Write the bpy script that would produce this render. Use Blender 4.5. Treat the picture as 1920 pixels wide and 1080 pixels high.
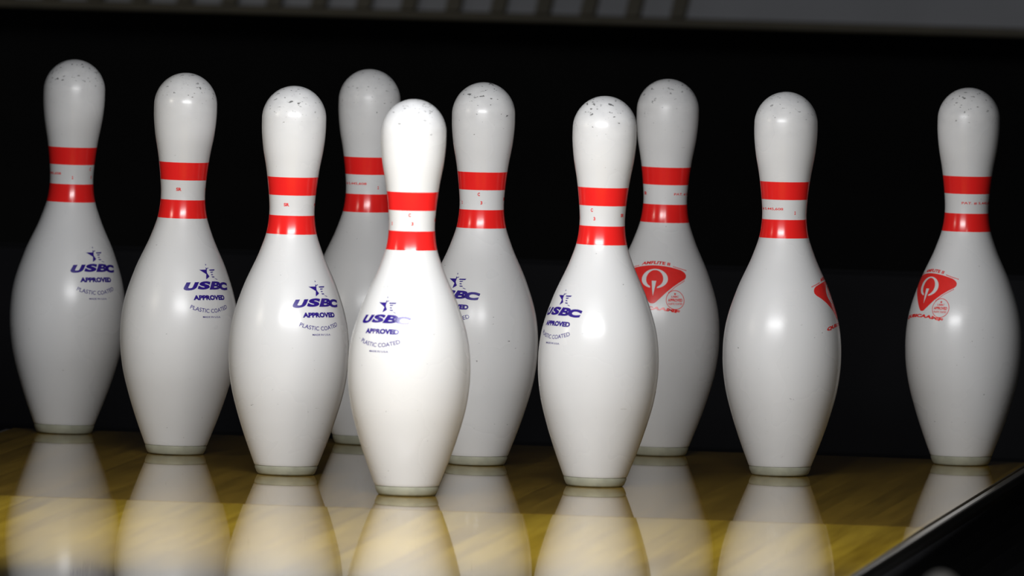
import bpy, bmesh, math, random
from mathutils import Vector, Matrix

for o in list(bpy.data.objects):
    bpy.data.objects.remove(o)
S = bpy.context.scene
COL = S.collection
IN = 0.0254
R = math.radians

# ------------------------------------------------------------------ camera
AZ, EL, ROLL, FPX = -0.127401, 0.049528, 0.0264332, 27343.4
cam_loc = Vector((1.87554, -13.868208, 0.896251))
fw = Vector((math.sin(AZ)*math.cos(EL), math.cos(AZ)*math.cos(EL), -math.sin(EL)))
rt = Vector((math.cos(AZ), -math.sin(AZ), 0))
up = rt.cross(fw)
r2 = rt*math.cos(ROLL) + up*math.sin(ROLL)
u2 = -rt*math.sin(ROLL) + up*math.cos(ROLL)
cd = bpy.data.cameras.new('camera')
cam = bpy.data.objects.new('camera', cd)
COL.objects.link(cam)
M = Matrix.Identity(4)
for i in range(3):
    M[i][0], M[i][1], M[i][2], M[i][3] = r2[i], u2[i], -fw[i], cam_loc[i]
cam.matrix_world = M
cd.sensor_width = 36
cd.lens = FPX/1920*36
cd.clip_start = 0.5
cd.clip_end = 60
cd.dof.use_dof = True
cd.dof.focus_distance = 14.42
cd.dof.aperture_fstop = (cd.lens/1000)/0.046
S.camera = cam

# ------------------------------------------------------------------ world, lights, exposure
W = bpy.data.worlds.new('hall_dark')
S.world = W
W.use_nodes = True
W.node_tree.nodes['Background'].inputs[0].default_value = (0.9, 0.93, 1.0, 1)
W.node_tree.nodes['Background'].inputs[1].default_value = 0.035

def area(name, loc, aim, sx, sy, power, col, spread=180):
    l = bpy.data.lights.new(name, 'AREA')
    l.shape = 'RECTANGLE'; l.size = sx; l.size_y = sy
    l.energy = power; l.color = col; l.spread = R(spread)
    o = bpy.data.objects.new(name, l); COL.objects.link(o)
    o.location = loc
    o.rotation_euler = (Vector(aim)-Vector(loc)).to_track_quat('-Z', 'X').to_euler()
    return o
def strip(name, loc, aim, length, width, power, col, spread=180):
    l = bpy.data.lights.new(name, 'AREA')
    l.shape = 'RECTANGLE'; l.size = length; l.size_y = width
    l.energy = power; l.color = col; l.spread = R(spread)
    o = bpy.data.objects.new(name, l); COL.objects.link(o)
    z = (Vector(loc)-Vector(aim)).normalized()
    x = Vector((1, 0, 0)); y = z.cross(x).normalized(); x = y.cross(z)
    m = Matrix((x, y, z)).transposed().to_4x4(); m.translation = Vector(loc)
    o.matrix_world = m
    return o
# the pin light of this lane, a tube under the masking unit just ahead of the head pin
strip('pin_light', (0.04, -0.85, 0.66), (0.0, 0.0, 0.06), 0.80, 0.08, 15.2, (0.98, 0.985, 1.0))
# lamp added above the lane division to brighten the pale knob
area('knob_fill_lamp', (1.2, -4.7, 2.7), (0.95, -4.0, 0), 0.5, 0.5, 14.0, (1.0, 0.95, 0.88))
# the pin light of the lane to the left
strip('pin_light', (-1.42, -0.52, 0.70), (-1.45, 0.3, 0.1), 0.35, 0.05, 4.0, (1.0, 0.93, 0.8))

V = S.view_settings
V.view_transform = 'Standard'; V.look = 'None'; V.gamma = 1; V.use_curve_mapping = False
V.exposure = 0.0

# ------------------------------------------------------------------ materials
def newmat(name):
    m = bpy.data.materials.new(name); m.use_nodes = True
    nt = m.node_tree
    return m, nt, nt.nodes['Principled BSDF']
def L(nt, a, b): nt.links.new(a, b)
def node(nt, t, **kw):
    n = nt.nodes.new(t)
    for k, v in kw.items(): setattr(n, k, v)
    return n
def math_n(nt, op, a, b=None, c=None, clamp=False):
    n = node(nt, 'ShaderNodeMath', operation=op, use_clamp=clamp)
    for i, v in enumerate((a, b, c)):
        if v is None: continue
        if isinstance(v, (int, float)): n.inputs[i].default_value = v
        else: L(nt, v, n.inputs[i])
    return n.outputs[0]
def mixc(nt, f, a, b):
    n = node(nt, 'ShaderNodeMix', data_type='RGBA')
    if isinstance(f, (int, float)): n.inputs[0].default_value = f
    else: L(nt, f, n.inputs[0])
    for i, v in ((6, a), (7, b)):
        if isinstance(v, tuple): n.inputs[i].default_value = (*v, 1)
        else: L(nt, v, n.inputs[i])
    return n.outputs[2]
def plain(name, col, rough=0.5, noise=0.15, scale=40, spec=0.5, metal=0.0):
    m, nt, b = newmat(name)
    tc = node(nt, 'ShaderNodeTexCoord')
    nz = node(nt, 'ShaderNodeTexNoise'); nz.inputs['Scale'].default_value = scale; nz.inputs['Detail'].default_value = 4
    L(nt, tc.outputs['Object'], nz.inputs['Vector'])
    c = mixc(nt, nz.outputs['Fac'], tuple(x*(1-noise) for x in col), tuple(min(1, x*(1+noise)) for x in col))
    L(nt, c, b.inputs['Base Color'])
    b.inputs['Roughness'].default_value = rough
    b.inputs['Specular IOR Level'].default_value = spec
    b.inputs['Metallic'].default_value = metal
    return m

def scuff_noise(nt, vec, w, scale, stretch, lo, hi):
    mp = node(nt, 'ShaderNodeMapping'); mp.inputs['Scale'].default_value = stretch
    L(nt, vec, mp.inputs['Vector'])
    n = node(nt, 'ShaderNodeTexNoise', noise_dimensions='4D')
    n.inputs['Scale'].default_value = scale; n.inputs['Detail'].default_value = 3
    L(nt, mp.outputs[0], n.inputs['Vector']); L(nt, w, n.inputs['W'])
    r = node(nt, 'ShaderNodeMapRange'); r.inputs[1].default_value = lo; r.inputs[2].default_value = hi
    L(nt, n.outputs['Fac'], r.inputs[0])
    return r.outputs[0]

def pin_plastic():
    m, nt, b = newmat('white_pin_plastic')
    tc = node(nt, 'ShaderNodeTexCoord'); oi = node(nt, 'ShaderNodeObjectInfo')
    w = math_n(nt, 'MULTIPLY', oi.outputs['Random'], 40.0)
    sep = node(nt, 'ShaderNodeSeparateXYZ'); L(nt, tc.outputs['Object'], sep.inputs[0]); z = sep.outputs[2]
    # small black nicks, thick on the head, sparse elsewhere
    head = node(nt, 'ShaderNodeMapRange'); head.inputs[1].default_value = 0.325; head.inputs[2].default_value = 0.368
    L(nt, z, head.inputs[0])
    thr = math_n(nt, 'SUBTRACT', scuff_noise(nt, tc.outputs['Object'], w, 230, (1, 1, 1.8), 0.0, 1.0), math_n(nt, 'SUBTRACT', 0.715, math_n(nt, 'MULTIPLY', head.outputs[0], 0.10)))
    nick = math_n(nt, 'MULTIPLY', thr, 22.0, clamp=True)
    pres = scuff_noise(nt, tc.outputs['Object'], w, 28, (1, 1, 1), 0.42, 0.56)
    nick = math_n(nt, 'MULTIPLY', nick, math_n(nt, 'MAXIMUM', pres, math_n(nt, 'MULTIPLY', head.outputs[0], 0.7)), clamp=True)
    nick = math_n(nt, 'MULTIPLY', nick, 0.85)
    # sparse scratches
    scr = scuff_noise(nt, tc.outputs['Object'], w, 60, (1, 1, 5), 0.74, 0.78)
    scr = math_n(nt, 'MULTIPLY', scr, 0.4)
    # grey rubbed dirt
    dirt = scuff_noise(nt, tc.outputs['Object'], w, 12, (1, 1, 1), 0.42, 0.75)
    dirt = math_n(nt, 'MULTIPLY', dirt, 0.18)
    hd = math_n(nt, 'MULTIPLY', math_n(nt, 'MULTIPLY', head.outputs[0], scuff_noise(nt, tc.outputs['Object'], w, 70, (1, 1, 1.5), 0.35, 0.75)), 0.35)
    c = mixc(nt, dirt, (0.79, 0.795, 0.80), (0.55, 0.545, 0.54))
    c = mixc(nt, hd, c, (0.42, 0.42, 0.44))
    c = mixc(nt, scr, c, (0.25, 0.23, 0.2))
    c = mixc(nt, nick, c, (0.06, 0.06, 0.06))
    L(nt, c, b.inputs['Base Color'])
    rr = math_n(nt, 'ADD', 0.25, math_n(nt, 'MULTIPLY', dirt, 1.0))
    L(nt, rr, b.inputs['Roughness'])
    b.inputs['IOR'].default_value = 1.5
    bump = node(nt, 'ShaderNodeBump'); bump.inputs['Strength'].default_value = 0.12; bump.inputs['Distance'].default_value = 0.001
    L(nt, scuff_noise(nt, tc.outputs['Object'], w, 45, (1, 1, 1), 0, 1), bump.inputs['Height']); L(nt, bump.outputs[0], b.inputs['Normal'])
    return m

def wood(name, c1, c2, rough, board=0.0272, streak=True):
    m, nt, b = newmat(name)
    tc = node(nt, 'ShaderNodeTexCoord'); sep = node(nt, 'ShaderNodeSeparateXYZ'); L(nt, tc.outputs['Object'], sep.inputs[0])
    bi = math_n(nt, 'FLOOR', math_n(nt, 'DIVIDE', sep.outputs[0], board))
    wn = node(nt, 'ShaderNodeTexWhiteNoise', noise_dimensions='1D'); L(nt, bi, wn.inputs['W'])
    mp = node(nt, 'ShaderNodeMapping'); mp.inputs['Scale'].default_value = (60, 3, 3); L(nt, tc.outputs['Object'], mp.inputs[0])
    nz = node(nt, 'ShaderNodeTexNoise', noise_dimensions='4D'); nz.inputs['Scale'].default_value = 1.5; nz.inputs['Detail'].default_value = 5
    L(nt, mp.outputs[0], nz.inputs['Vector']); L(nt, bi, nz.inputs['W'])
    f = math_n(nt, 'ADD', math_n(nt, 'MULTIPLY', wn.outputs['Value'], 0.4), math_n(nt, 'SUBTRACT', math_n(nt, 'MULTIPLY', nz.outputs['Fac'], 1.1), 0.25), clamp=True)
    c = mixc(nt, f, c1, c2)
    L(nt, c, b.inputs['Base Color'])
    b.inputs['Roughness'].default_value = rough
    b.inputs['IOR'].default_value = 1.5
    # gentle waviness of the finish
    bump = node(nt, 'ShaderNodeBump'); bump.inputs['Strength'].default_value = 0.05; bump.inputs['Distance'].default_value = 0.0002
    n2 = node(nt, 'ShaderNodeTexNoise'); n2.inputs['Scale'].default_value = 22; n2.inputs['Detail'].default_value = 2
    L(nt, tc.outputs['Object'], n2.inputs['Vector']); L(nt, n2.outputs['Fac'], bump.inputs['Height']); L(nt, bump.outputs[0], b.inputs['Normal'])
    return m

MAT = dict(
    pin=pin_plastic(),
    base=plain('grey_green_base_plastic', (0.38, 0.385, 0.30), 0.5, 0.25, 120),
    red=plain('red_stripe_ink', (1.0, 0.022, 0.02), 0.2, 0.05, 60),
    blue=plain('blue_print_ink', (0.030, 0.012, 0.24), 0.25, 0.1, 200),
    redink=plain('red_print_ink', (0.88, 0.035, 0.03), 0.25, 0.1, 200),
    deck=wood('pin_deck_maple', (0.115, 0.07, 0.010), (0.34, 0.21, 0.028), 0.035),
    lane=wood('lane_pine', (0.21, 0.125, 0.010), (0.56, 0.38, 0.038), 0.035),
    edge=plain('worn_edge_strip', (0.16, 0.15, 0.13), 0.12, 0.3, 60),
    black=plain('black_rubber', (0.006, 0.006, 0.006), 0.75, 0.4, 20, 0.2),
    cushion=plain('black_pit_cushion', (0.009, 0.009, 0.011), 0.8, 0.3, 12, 0.2),
    curtain=plain('black_pit_curtain', (0.006, 0.006, 0.006), 0.9, 0.3, 12, 0.1),
    gutter=plain('black_gutter_plastic', (0.012, 0.012, 0.013), 0.32, 0.3, 20),
    pale=plain('pale_bright_spot', (0.7, 0.7, 0.7), 0.4, 0.05, 8),
    grey=plain('grey_machine_paint', (0.40, 0.41, 0.44), 0.6, 0.15, 8),
    rib=plain('dark_brown_rib', (0.12, 0.105, 0.07), 0.6, 0.3, 20),
)

# ------------------------------------------------------------------ mesh helpers
def obj(name, bm, mat, parent=None, smooth=False):
    me = bpy.data.meshes.new(name); bm.to_mesh(me); bm.free()
    if smooth:
        for p in me.polygons: p.use_smooth = True
        me.set_sharp_from_angle(angle=R(32))
    me.materials.append(mat)
    o = bpy.data.objects.new(name, me); COL.objects.link(o)
    if parent: o.parent = parent
    return o
def box_bm(x0, x1, y0, y1, z0, z1, bevel=0.0, bm=None):
    bm = bm or bmesh.new()
    r = bmesh.ops.create_cube(bm, size=1)
    vs = r['verts']
    for v in vs:
        v.co = Vector(((x0+x1)/2+v.co.x*(x1-x0), (y0+y1)/2+v.co.y*(y1-y0), (z0+z1)/2+v.co.z*(z1-z0)))
    if bevel:
        es = list({e for v in vs for e in v.link_edges})
        bmesh.ops.bevel(bm, geom=es, offset=bevel, segments=2, profile=0.5, affect='EDGES')
    return bm
def struct(name, bm, mat, parent=None):
    o = obj(name, bm, mat, parent)
    if not parent: o['kind'] = 'structure'
    return o
def lathe(prof, seg=144, cap0=True, cap1=True):
    bm = bmesh.new(); rings = []
    for (r, z) in prof:
        if r < 1e-6: rings.append([bm.verts.new((0, 0, z))])
        else: rings.append([bm.verts.new((r*math.cos(2*math.pi*i/seg), r*math.sin(2*math.pi*i/seg), z)) for i in range(seg)])
    for a, b in zip(rings, rings[1:]):
        for i in range(seg):
            j = (i+1) % seg
            if len(a) == 1 and len(b) == 1: continue
            if len(a) == 1: bm.faces.new((a[0], b[j], b[i]))
            elif len(b) == 1: bm.faces.new((a[i], a[j], b[0]))
            else: bm.faces.new((a[i], a[j], b[j], b[i]))
    if cap0 and len(rings[0]) > 1: bm.faces.new(list(reversed(rings[0])))
    if cap1 and len(rings[-1]) > 1: bm.faces.new(rings[-1])
    bmesh.ops.recalc_face_normals(bm, faces=bm.faces)
    return bm

# ------------------------------------------------------------------ pin profile
KX = 0.973
_pts = [(0.37, 1.262), (0.75, 1.414), (1.5, 1.70), (2.25, 1.953), (3.375, 2.255), (4.5, 2.383), (5.875, 2.2815), (7.25, 1.8515),
        (8.625, 1.236), (9.375, 0.9825), (10.0, 0.8985), (10.875, 0.935), (11.75, 1.047), (12.625, 1.203), (13.5, 1.2735)]
def radius(z):
    """pin radius in metres at height z in metres"""
    h = z/IN
    if h >= 13.727: return IN*KX*math.sqrt(max(0, 1.2735**2-((h-13.727)*1.2735/1.273)**2))
    if h >= 13.5: return IN*KX*1.2735
    P = _pts
    h = max(h, P[0][0])
    n = len(P)
    for i in range(n-1):
        if P[i][0] <= h <= P[i+1][0]: break
    def slope(k):
        if k == 0: return (P[1][1]-P[0][1])/(P[1][0]-P[0][0])
        if k == n-1: return 0.0
        a = (P[k][1]-P[k-1][1])/(P[k][0]-P[k-1][0]); b = (P[k+1][1]-P[k][1])/(P[k+1][0]-P[k][0])
        ha = P[k][0]-P[k-1][0]; hb = P[k+1][0]-P[k][0]
        return (a*hb+b*ha)/(ha+hb)
    d = P[i+1][0]-P[i][0]; t = (h-P[i][0])/d
    m0, m1 = slope(i)*d, slope(i+1)*d
    r = (2*t**3-3*t*t+1)*P[i][1]+(t**3-2*t*t+t)*m0+(-2*t**3+3*t*t)*P[i+1][1]+(t**3-t*t)*m1
    return r*IN*KX

Z0, TOP = 0.0093, 15.0*IN
prof = [(radius(Z0)-0.0022, Z0), (radius(Z0)-0.0001, Z0), (radius(Z0)+0.0001, Z0+0.0003)]
z = Z0+0.003
while z < 13.7*IN:
    prof.append((radius(z), z)); z += 0.003
for k in range(1, 24):
    a = k/24*math.pi/2
    prof.append((1.2735*math.cos(a)*IN*KX, (13.727+1.273*math.sin(a))*IN))
prof.append((0, TOP))
bm_body = lathe(prof)
# base: flat foot, rounded corner, flared side
rb = radius(Z0)
prof_b = [(0, 0), (0.0264, 0), (0.0274, 0.0004), (0.0282, 0.0012), (0.0288, 0.0022), (0.0294, 0.0036), (0.0306, 0.0064), (rb-0.0006, 0.0088), (rb-0.0008, 0.0091)]

def stripe_bm(h0, h1):
    z0, z1 = h0*IN, h1*IN
    n = 10; off = 0.00012
    pr = [(radius(z0)-0.0003, z0)]
    pr += [(radius(z0+(z1-z0)*i/n)+off, z0+(z1-z0)*i/n) for i in range(n+1)]
    pr += [(radius(z1)-0.0003, z1)]
    return lathe(pr, cap0=False, cap1=False)

# ------------------------------------------------------------------ printed marks
MM = 0.001
UREF = 0.91            # millimetres along the belly per degree of turn
def wrap(bm, off=0.00016, step=1.6):
    """bm in design millimetres (u across, v height) -> onto the pin, facing local -Y"""
    for ax in (0, 1):
        if not bm.verts: return bm
        lo = min(v.co[ax] for v in bm.verts); hi = max(v.co[ax] for v in bm.verts)
        k = math.ceil(lo/step)
        while k*step < hi:
            co = [0, 0, 0]; no = [0, 0, 0]; co[ax] = k*step; no[ax] = 1
            bmesh.ops.bisect_plane(bm, geom=list(bm.verts)+list(bm.edges)+list(bm.faces), plane_co=co, plane_no=no)
            k += 1
    for v in bm.verts:
        th = R(v.co.x/UREF); z = v.co.y*MM; r = radius(z)+off
        v.co = Vector((r*math.sin(th), -r*math.cos(th), z))
    bmesh.ops.recalc_face_normals(bm, faces=bm.faces)
    c = sum((f.normal.dot(f.calc_center_median().xy.to_3d()) for f in bm.faces))
    if c < 0: bmesh.ops.reverse_faces(bm, faces=bm.faces)
    return bm
def from_curve(cu):
    cu.dimensions = '2D'; cu.fill_mode = 'FRONT'
    ob = bpy.data.objects.new('scratch', cu); COL.objects.link(ob)
    bpy.context.view_layer.update()
    dg = bpy.context.evaluated_depsgraph_get()
    me = bpy.data.meshes.new_from_object(ob.evaluated_get(dg))
    bpy.data.objects.remove(ob); bpy.data.curves.remove(cu)
    bm = bmesh.new(); bm.from_mesh(me); bpy.data.meshes.remove(me)
    return bm
def shapes(polys):
    cu = bpy.data.curves.new('mark', 'CURVE')
    for p in polys:
        sp = cu.splines.new('POLY'); sp.points.add(len(p)-1)
        for i, (a, b) in enumerate(p): sp.points[i].co = (a, b, 0, 1)
        sp.use_cyclic_u = True
    return from_curve(cu)
def text(body, u0, u1, v0, h, bend=0.0, shear=0.0, bold=0.0, fan=False, uc=0.0, space=1.0):
    """text filling u0..u1 with its foot at v0 and height h, foot line bent by bend*u^2"""
    cu = bpy.data.curves.new('mark', 'FONT'); cu.body = body; cu.offset = bold; cu.size = 1
    cu.space_character = space; cu.resolution_u = 4
    bm = from_curve(cu)
    for v in bm.verts: v.co.x += shear*v.co.y
    xs = [v.co.x for v in bm.verts]; ys = [v.co.y for v in bm.verts]
    x0, x1, y0, y1 = min(xs), max(xs), min(ys), max(ys)
    for v in bm.verts:
        u = u0+(v.co.x-x0)/(x1-x0)*(u1-u0); w = (v.co.y-y0)/(y1-y0)*h; d = u-uc
        if fan:
            s = 2*bend*d; n = math.hypot(1, s)
            v.co = Vector((u-w*s/n, v0+bend*d*d+w/n, 0))
        else: v.co = Vector((u, v0+bend*d*d+w, 0))
    return bm
def join(bms):
    out = bmesh.new()
    for b in bms:
        me = bpy.data.meshes.new('t'); b.to_mesh(me); b.free(); out.from_mesh(me); bpy.data.meshes.remove(me)
    return out

def cz(p):   # picture crop units of the star -> design millimetres
    return [((x-390)*0.107*0.91, 192.6-(y-125)*0.0655) for x, y in p]
star = [cz(q) for q in (
    [(290, 218), (383, 216), (386, 180), (398, 196), (424, 184), (421, 198), (400, 206), (396, 218), (391, 262), (402, 290), (417, 316), (404, 332), (366, 362), (371, 322), (378, 285), (345, 258)],
    [(391, 124), (403, 150), (387, 153)],
    [(432, 216), (522, 213), (508, 233), (430, 233)],
    [(443, 249), (490, 247), (472, 263), (441, 263)],
    [(447, 284), (468, 284), (477, 299), (446, 299)],
    [(447, 318), (484, 319), (491, 334), (455, 334)],
    [(488, 348), (505, 352), (532, 366), (520, 369), (496, 357)])]
def usbc_logo():
    return wrap(join([shapes(star),
        text('U', -28, -11.2, 166.6, 8.0, bend=-0.0012, shear=0.3, bold=0.075),
        text('S', -13.6, 2.6, 167.2, 8.1, bend=-0.0016, shear=0.2, bold=0.065),
        text('B', -0.2, 16.0, 167.1, 8.1, bend=-0.0016, shear=0.25, bold=0.055),
        text('C', 13.2, 29.5, 167.0, 8.1, bend=-0.0020, shear=0.2, bold=0.075),
        text('APPROVED', -18.3, 18.3, 156.7, 5.0, bend=-0.0006, bold=0.07, space=1.04),
        text('PLASTIC COATED', -22, 20.2, 144.1, 4.0, bend=0.0098, fan=True, uc=-1.0, bold=0.008),
        text('MADE IN U.S.A.', -9.6, 9.6, 139.2, 1.7, bold=0.015)]))
def ell(cx, cy, a, b, t0, t1, n): return [(cx+a*math.cos(R(t0+(t1-t0)*i/n)), cy+b*math.sin(R(t0+(t1-t0)*i/n))) for i in range(n+1)]
def dashes(path, h, dash):
    """a row of tiny strokes standing in for print too small to read"""
    out = []
    for (a, b), (c, d), n in path:
        for i in range(n):
            t0 = (i+0.1)/n; t1 = (i+dash)/n
            x0, y0, x1, y1 = a+(c-a)*t0, b+(d-b)*t0, a+(c-a)*t1, b+(d-b)*t1
            out.append([(x0, y0), (x1, y1), (x1, y1+h), (x0, y0+h)])
    return out
def shield_logo():
    arc = [(u, 193.8-0.0043*u*u) for u in [i*2.0 for i in range(-16, 17)]]
    right = [(34.2, 188.3), (36.2, 186.9), (37.4, 184.9), (37.2, 182.8), (35.8, 181.2), (34.3, 180.2), (28, 177.2), (21, 173.0), (14, 167.6), (8, 161.7), (3, 156.8), (1.2, 155.9)]
    out = arc + right + [(-x, y) for x, y in reversed(right)]
    cres = ell(0.5, 180.7, 14.9, 9.7, 282, 282-335+3, 48)
    cres = ell(0.5, 180.7, 14.9, 9.7, -78, 254, 48)+ell(0.5, 180.7, 9.7, 8.5, 254-9, -78+11, 40)
    stem = [(-2.5, 178.5), (2.6, 178.5), (1.6, 172.0), (0.2, 163.2), (-1.2, 170.5)]
    b = [shapes([out, cres, stem])]
    b.append(text('AMFLITE II', -19, 19, 195.0, 3.1, bend=-0.0043, shear=0.15, bold=0.045))
    b.append(shapes(dashes([((22, 192.6), (39.5, 188.5), 9)], 1.0, 0.75)))
    b.append(shapes(dashes([((-39.5, 188.5), (-22, 192.6), 9)], 1.0, 0.75)))
    b.append(shapes(dashes([((15.5, 166.2), (24, 173.0), 6), ((24, 173.0), (35, 178.8), 7)], 1.0, 0.75)))
    cx, cy = 22.6, 159.9
    b.append(shapes([ell(cx, cy, 9.3, 9.7, 0, 354, 59), ell(cx, cy, 8.7, 9.1, 0, 354, 59)]))
    st = []
    for i in range(10):
        rr = 1.5 if i % 2 == 0 else 0.65; a = R(90+36*i); st.append((cx+rr*math.cos(a), cy+6.0+rr*math.sin(a)))
    b.append(shapes([st]))
    b.append(text('USBC', cx-4, cx+4, cy+2.3, 1.9, shear=0.2, bold=0.03))
    b.append(text('APPROVED', cx-7.3, cx+7.3, cy-1.7, 3.0, bold=0.04))
    b.append(text('PLASTIC COATED', cx-6.8, cx+6.8, cy-4.9, 2.0, bold=0.02))
    b.append(text('QUBICAAMF', -29, 27, 148.9, 4.0, bend=-0.0048, shear=0.15, bold=0.06))
    return wrap(join(b))
def neck_bm(items, bold):
    b = []
    for (s, ang, v, wdt, h) in items:
        u = ang*UREF
        b.append(text(s, u-wdt/2, u+wdt/2, v, h, bold=bold))
    return wrap(join(b), step=2.5)
# item turn angles are measured from the digit 2
neck_items = [('2', 0, 259.8, 3.4, 3.2), ('C', 53, 268.4, 5.6, 3.4), ('3', 60, 260.0, 4.6, 3.4),
              ('SR', 140, 263.6, 13, 3.3), ('PAT. # 5,445,608', -82, 263.6, 92, 2.8)]

# ------------------------------------------------------------------ build the pins
def copy_tree(o, parent=None):
    c = o.copy(); COL.objects.link(c); c.parent = parent
    for ch in o.children: copy_tree(ch, c)
    return c
root = bpy.data.objects.new('bowling_pin', None); COL.objects.link(root)
body = obj('pin_body', bm_body, MAT['pin'], root, True)
base = obj('base_ring', lathe(prof_b), MAT['base'], root, True); base['label'] = 'grey-green plastic base ring'
for h0, h1 in ((9.30, 10.02), (10.80, 11.50)):
    s = obj('neck_stripe', stripe_bm(h0, h1), MAT['red'], root, True); s['label'] = 'red neck stripe'
for it in neck_items:
    ring = obj('neck_print', neck_bm([it], 0.02 if len(it[0]) > 4 else 0.045), MAT['redink'], root); ring['label'] = 'small red print between the stripes'
lg_blue = obj('printed_logo', usbc_logo(), MAT['blue']); lg_red = obj('printed_logo', shield_logo(), MAT['redink'])
lg_blue['label'] = 'blue USBC approval print'; lg_red['label'] = 'red shield logo print'
lg_blue.parent = root

lab = {
 1: 'foremost white bowling pin, standing in front of all the others, blue print at left',
 2: 'white bowling pin close behind and left of the foremost pin, blue print at right',
 3: 'white bowling pin close behind and right of the foremost pin, blue print at left edge',
 4: 'second white bowling pin from the left, with blue print at its right side',
 5: 'white bowling pin half hidden behind the foremost pin on its right, blue print cut off',
 6: 'white bowling pin with a red shield logo turned away to its right edge',
 7: 'leftmost white bowling pin in the back row, greyer, with blue print',
 8: 'greyish bowling pin mostly hidden behind the foremost pin, no logo showing',
 9: 'greyish back-row bowling pin with red shield logo, half hidden behind a nearer pin',
 10: 'rightmost bowling pin, at the far corner of the deck, red shield logo at left'}
#      k   x       y       tilt    digit-2 angle, logo, logo angle (None: turned out of sight)
pins = [(1, 0.0003, 0.0149, -0.372, -58.5, 'b', -30.5),
        (2, -0.1534, 0.2640, -0.125, -153.5, 'b', 34.7),
        (3, 0.1537, 0.2508, 0.094, -81, 'b', -52.3),
        (4, -0.3035, 0.5301, 0.213, -150, 'b', 35.6),
        (5, 0.0010, 0.5232, -0.324, -61, 'b', -31.8),
        (6, 0.3057, 0.5200, -0.538, 27, 'r', 82),
        (7, -0.4617, 0.8104, 0.320, 4, 'b', 34.3),
        (8, -0.1520, 0.7967, -0.311, 29, 'b', 150),
        (9, 0.1527, 0.7794, 0.119, 155, 'r', -11.5),
        (10, 0.4597, 0.7930, -0.261, 117, 'r', -53.3)]
made = []
for i, p in enumerate(pins):
    made.append(root if i == 0 else copy_tree(root))
for (k, x, y, tilt, na, kind, la), o in zip(pins, made):
    o.location = (x, y, 0.0002)
    o.rotation_euler = (0, R(tilt), 0)
    o['label'] = lab[k]; o['category'] = 'bowling pin'; o['group'] = 'ten bowling pins set in a triangle on the deck'
    for ch in o.children:
        n = ch.name.split('.')[0]
        # turning a print by +a about Z moves it to the right as the photograph sees it
        if n == 'neck_print': ch.rotation_euler = (0, 0, R(na)-AZ)
        if n == 'printed_logo':
            ch.rotation_euler = (0, 0, R(la)-AZ)
            if kind == 'r': ch.data = lg_red.data; ch['label'] = lg_red['label']
        if n == 'pin_body': ch.rotation_euler = (0, 0, R(37*k))
bpy.data.objects.remove(lg_red)

# ------------------------------------------------------------------ deck, lane, gutters, pit
HW = 0.531
YJ = -0.205
struct('floor_pin_deck', box_bm(-HW+0.0093, HW-0.0093, YJ+0.0012, 0.862, -0.06, 0.0), MAT['deck'])
# lane ahead of the joint, rising slightly towards the bowler
TILT = -0.005
bm = box_bm(-HW+0.0093, HW-0.0093, -4.0, YJ-0.0012, -0.06, 0.0)
for v in bm.verts:
    if v.co.z > -0.01: v.co.z += (YJ-v.co.y)*TILT
struct('floor_lane', bm, MAT['lane'])
for nm, s in (('left', -1), ('right', 1)):
    x0, x1 = sorted((s*(HW-0.0083), s*(HW+0.0005)))
    bm = box_bm(x0, x1, -4.0, 0.862, -0.06, -0.0012, 0.002)
    struct('trim_1' if s < 0 else 'trim_2', bm, MAT['edge'])
    # gutter channel
    bm = bmesh.new(); n = 18; th = 0.006
    xa, xb = HW+0.005, HW+0.245
    ptsu = []
    for i in range(n+1):
        a = math.pi*i/n
        ptsu.append(((xa+xb)/2-(xb-xa)/2*math.cos(a), -0.012-0.085*math.sin(a)))
    low = [(x, zz-th-0.004) for x, zz in ptsu]
    loop = ptsu+list(reversed(low))
    ya, yb = -4.0, 0.9
    A = [bm.verts.new((s*x, ya, zz)) for x, zz in loop]; B = [bm.verts.new((s*x, yb, zz)) for x, zz in loop]
    for i in range(len(loop)):
        j = (i+1) % len(loop); bm.faces.new((A[i], A[j], B[j], B[i]))
    for i in range(n):
        bm.faces.new((A[i], A[i+1], A[2*n-i], A[2*n+1-i])); bm.faces.new((B[i], B[i+1], B[2*n-i], B[2*n+1-i]))
    bmesh.ops.recalc_face_normals(bm, faces=bm.faces)
    g = struct('floor_gutter_'+nm, bm, MAT['gutter'])
    for pl in g.data.polygons: pl.use_smooth = True
    # kickback
    xk = HW+0.25
    x0, x1 = sorted((s*xk, s*(xk+0.03)))
    struct('wall_'+nm, box_bm(x0, x1, 0.15 if s < 0 else -0.25, 2.0, -0.25, 0.9), MAT['black'])
# pit
struct('floor_pit', box_bm(-HW-0.245, HW+0.245, 0.905, 4.4, -0.25, -0.2), MAT['black'])
struct('wall_back', box_bm(-2.2, 2.2, 4.4, 4.44, -0.25, 1.2), MAT['black'])

def tag(o, label, cat, group=None):
    o['label'] = label; o['category'] = cat
    if group: o['group'] = group
    return o
# hanging pit cushion: a padded board with a rail along its top
t = bpy.data.objects.new('pit_cushion', None); COL.objects.link(t); t.location = (0, 1.55, -0.2)
tag(t, 'dark padded cushion board standing across the pit behind the pins', 'cushion')
obj('cushion_pad', box_bm(-0.77, 0.77, 0, 0.05, 0.15, 0.355, 0.012), MAT['cushion'], t)
obj('backing_board', box_bm(-0.76, 0.76, 0.051, 0.07, 0, 0.348), MAT['black'], t)

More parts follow.
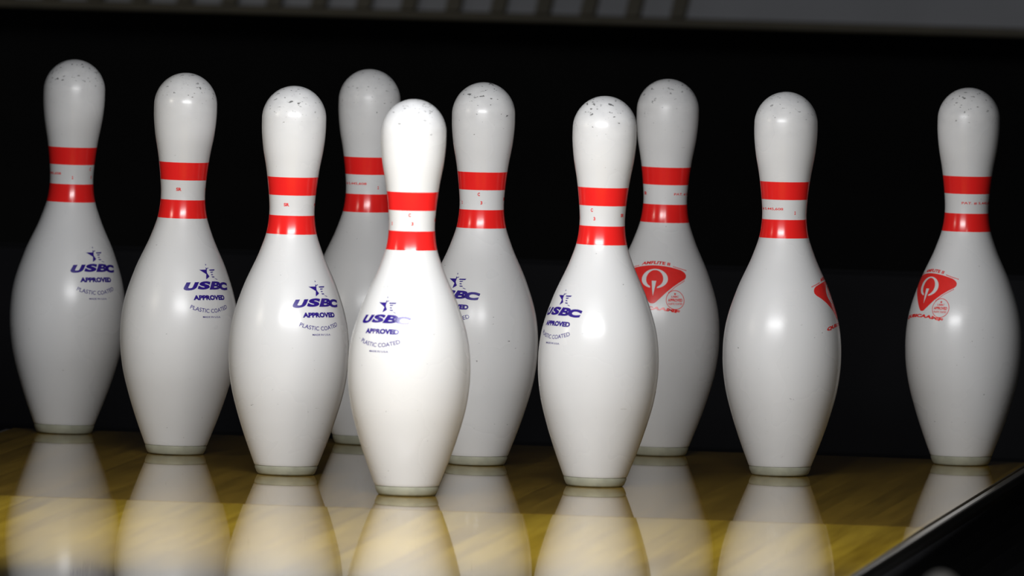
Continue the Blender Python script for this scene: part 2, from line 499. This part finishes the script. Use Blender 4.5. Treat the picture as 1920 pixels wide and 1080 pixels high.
# pinsetter elevator far back above the pit
YM = 3.6
t = bpy.data.objects.new('pinsetter', None); COL.objects.link(t); t.location = (0, YM, -0.2)
tag(t, 'blurred grey pinsetting machine with dark ribs above the pit', 'pinsetting machine')
obj('housing', box_bm(-1.25, 0.775, 0.03, 0.20, 0.553, 1.0), MAT['grey'], t)
obj('lower_rail', box_bm(-1.25, 0.775, 0.0, 0.029, 0.545, 0.555, 0.003), MAT['rib'], t)
for x in (-1.23, 0.755):
    obj('side_post', box_bm(x-0.02, x+0.02, 0.031, 0.07, 0, 0.552), MAT['black'], t)
x = -1.164
while x < -0.16:
    # each rib is a slightly curved fin on the face of the housing
    bm = bmesh.new(); n = 8; vs = []
    for i in range(n+1):
        xx, zz = x+0.008*math.sin(i*0.55), 0.556+i*0.02
        vs.append([bm.verts.new((xx+dx, yy, zz)) for dx, yy in ((0, 0.0), (0.017, 0.0), (0.017, 0.03), (0, 0.03))])
    for a, b in zip(vs, vs[1:]):
        for i in range(4): bm.faces.new((a[i], a[(i+1) % 4], b[(i+1) % 4], b[i]))
    bm.faces.new(vs[0]); bm.faces.new(vs[-1])
    bmesh.ops.recalc_face_normals(bm, faces=bm.faces)
    obj('rib', bm, MAT['rib'], t)
    x += 0.0547

# division between the lanes; the knob is added for an unidentified blurred bright spot
struct('trim_3', box_bm(0.80, 1.03, -5.2, -4.0, -0.10, 0.165, 0.02), MAT['black'])
t = bpy.data.objects.new('bright_spot_knob', None); COL.objects.link(t); t.location = (0.917, -4.06, 0.1652)
tag(t, 'made-up pale knob standing in for a blurred bright spot, bottom right corner', 'bright spot stand-in')
obj('stub', lathe([(0.020, 0), (0.020, 0.004), (0.012, 0.010), (0.012, 0.029)], 32), MAT['black'], t, True)
obj('knob', lathe([(0.010, 0.0295), (0.0125, 0.033), (0.0130, 0.040), (0.0110, 0.048), (0.006, 0.054), (0, 0.056)], 32), MAT['pale'], t, True)

# unseen hood added to cut the pin light, lip on the bowler's side
t = bpy.data.objects.new('light_blocker', None); COL.objects.link(t); t.location = (0.04, -0.85, 0.68)
tag(t, 'unseen dark hood added to cut off the pin light towards the bowler', 'light blocker')
obj('blocker_top', box_bm(-0.5, 0.5, -0.041, 0.06, 0.04, 0.046), MAT['black'], t)
obj('blocker_lip', box_bm(-0.5, 0.5, -0.046, -0.042, -0.125, 0.046), MAT['black'], t)
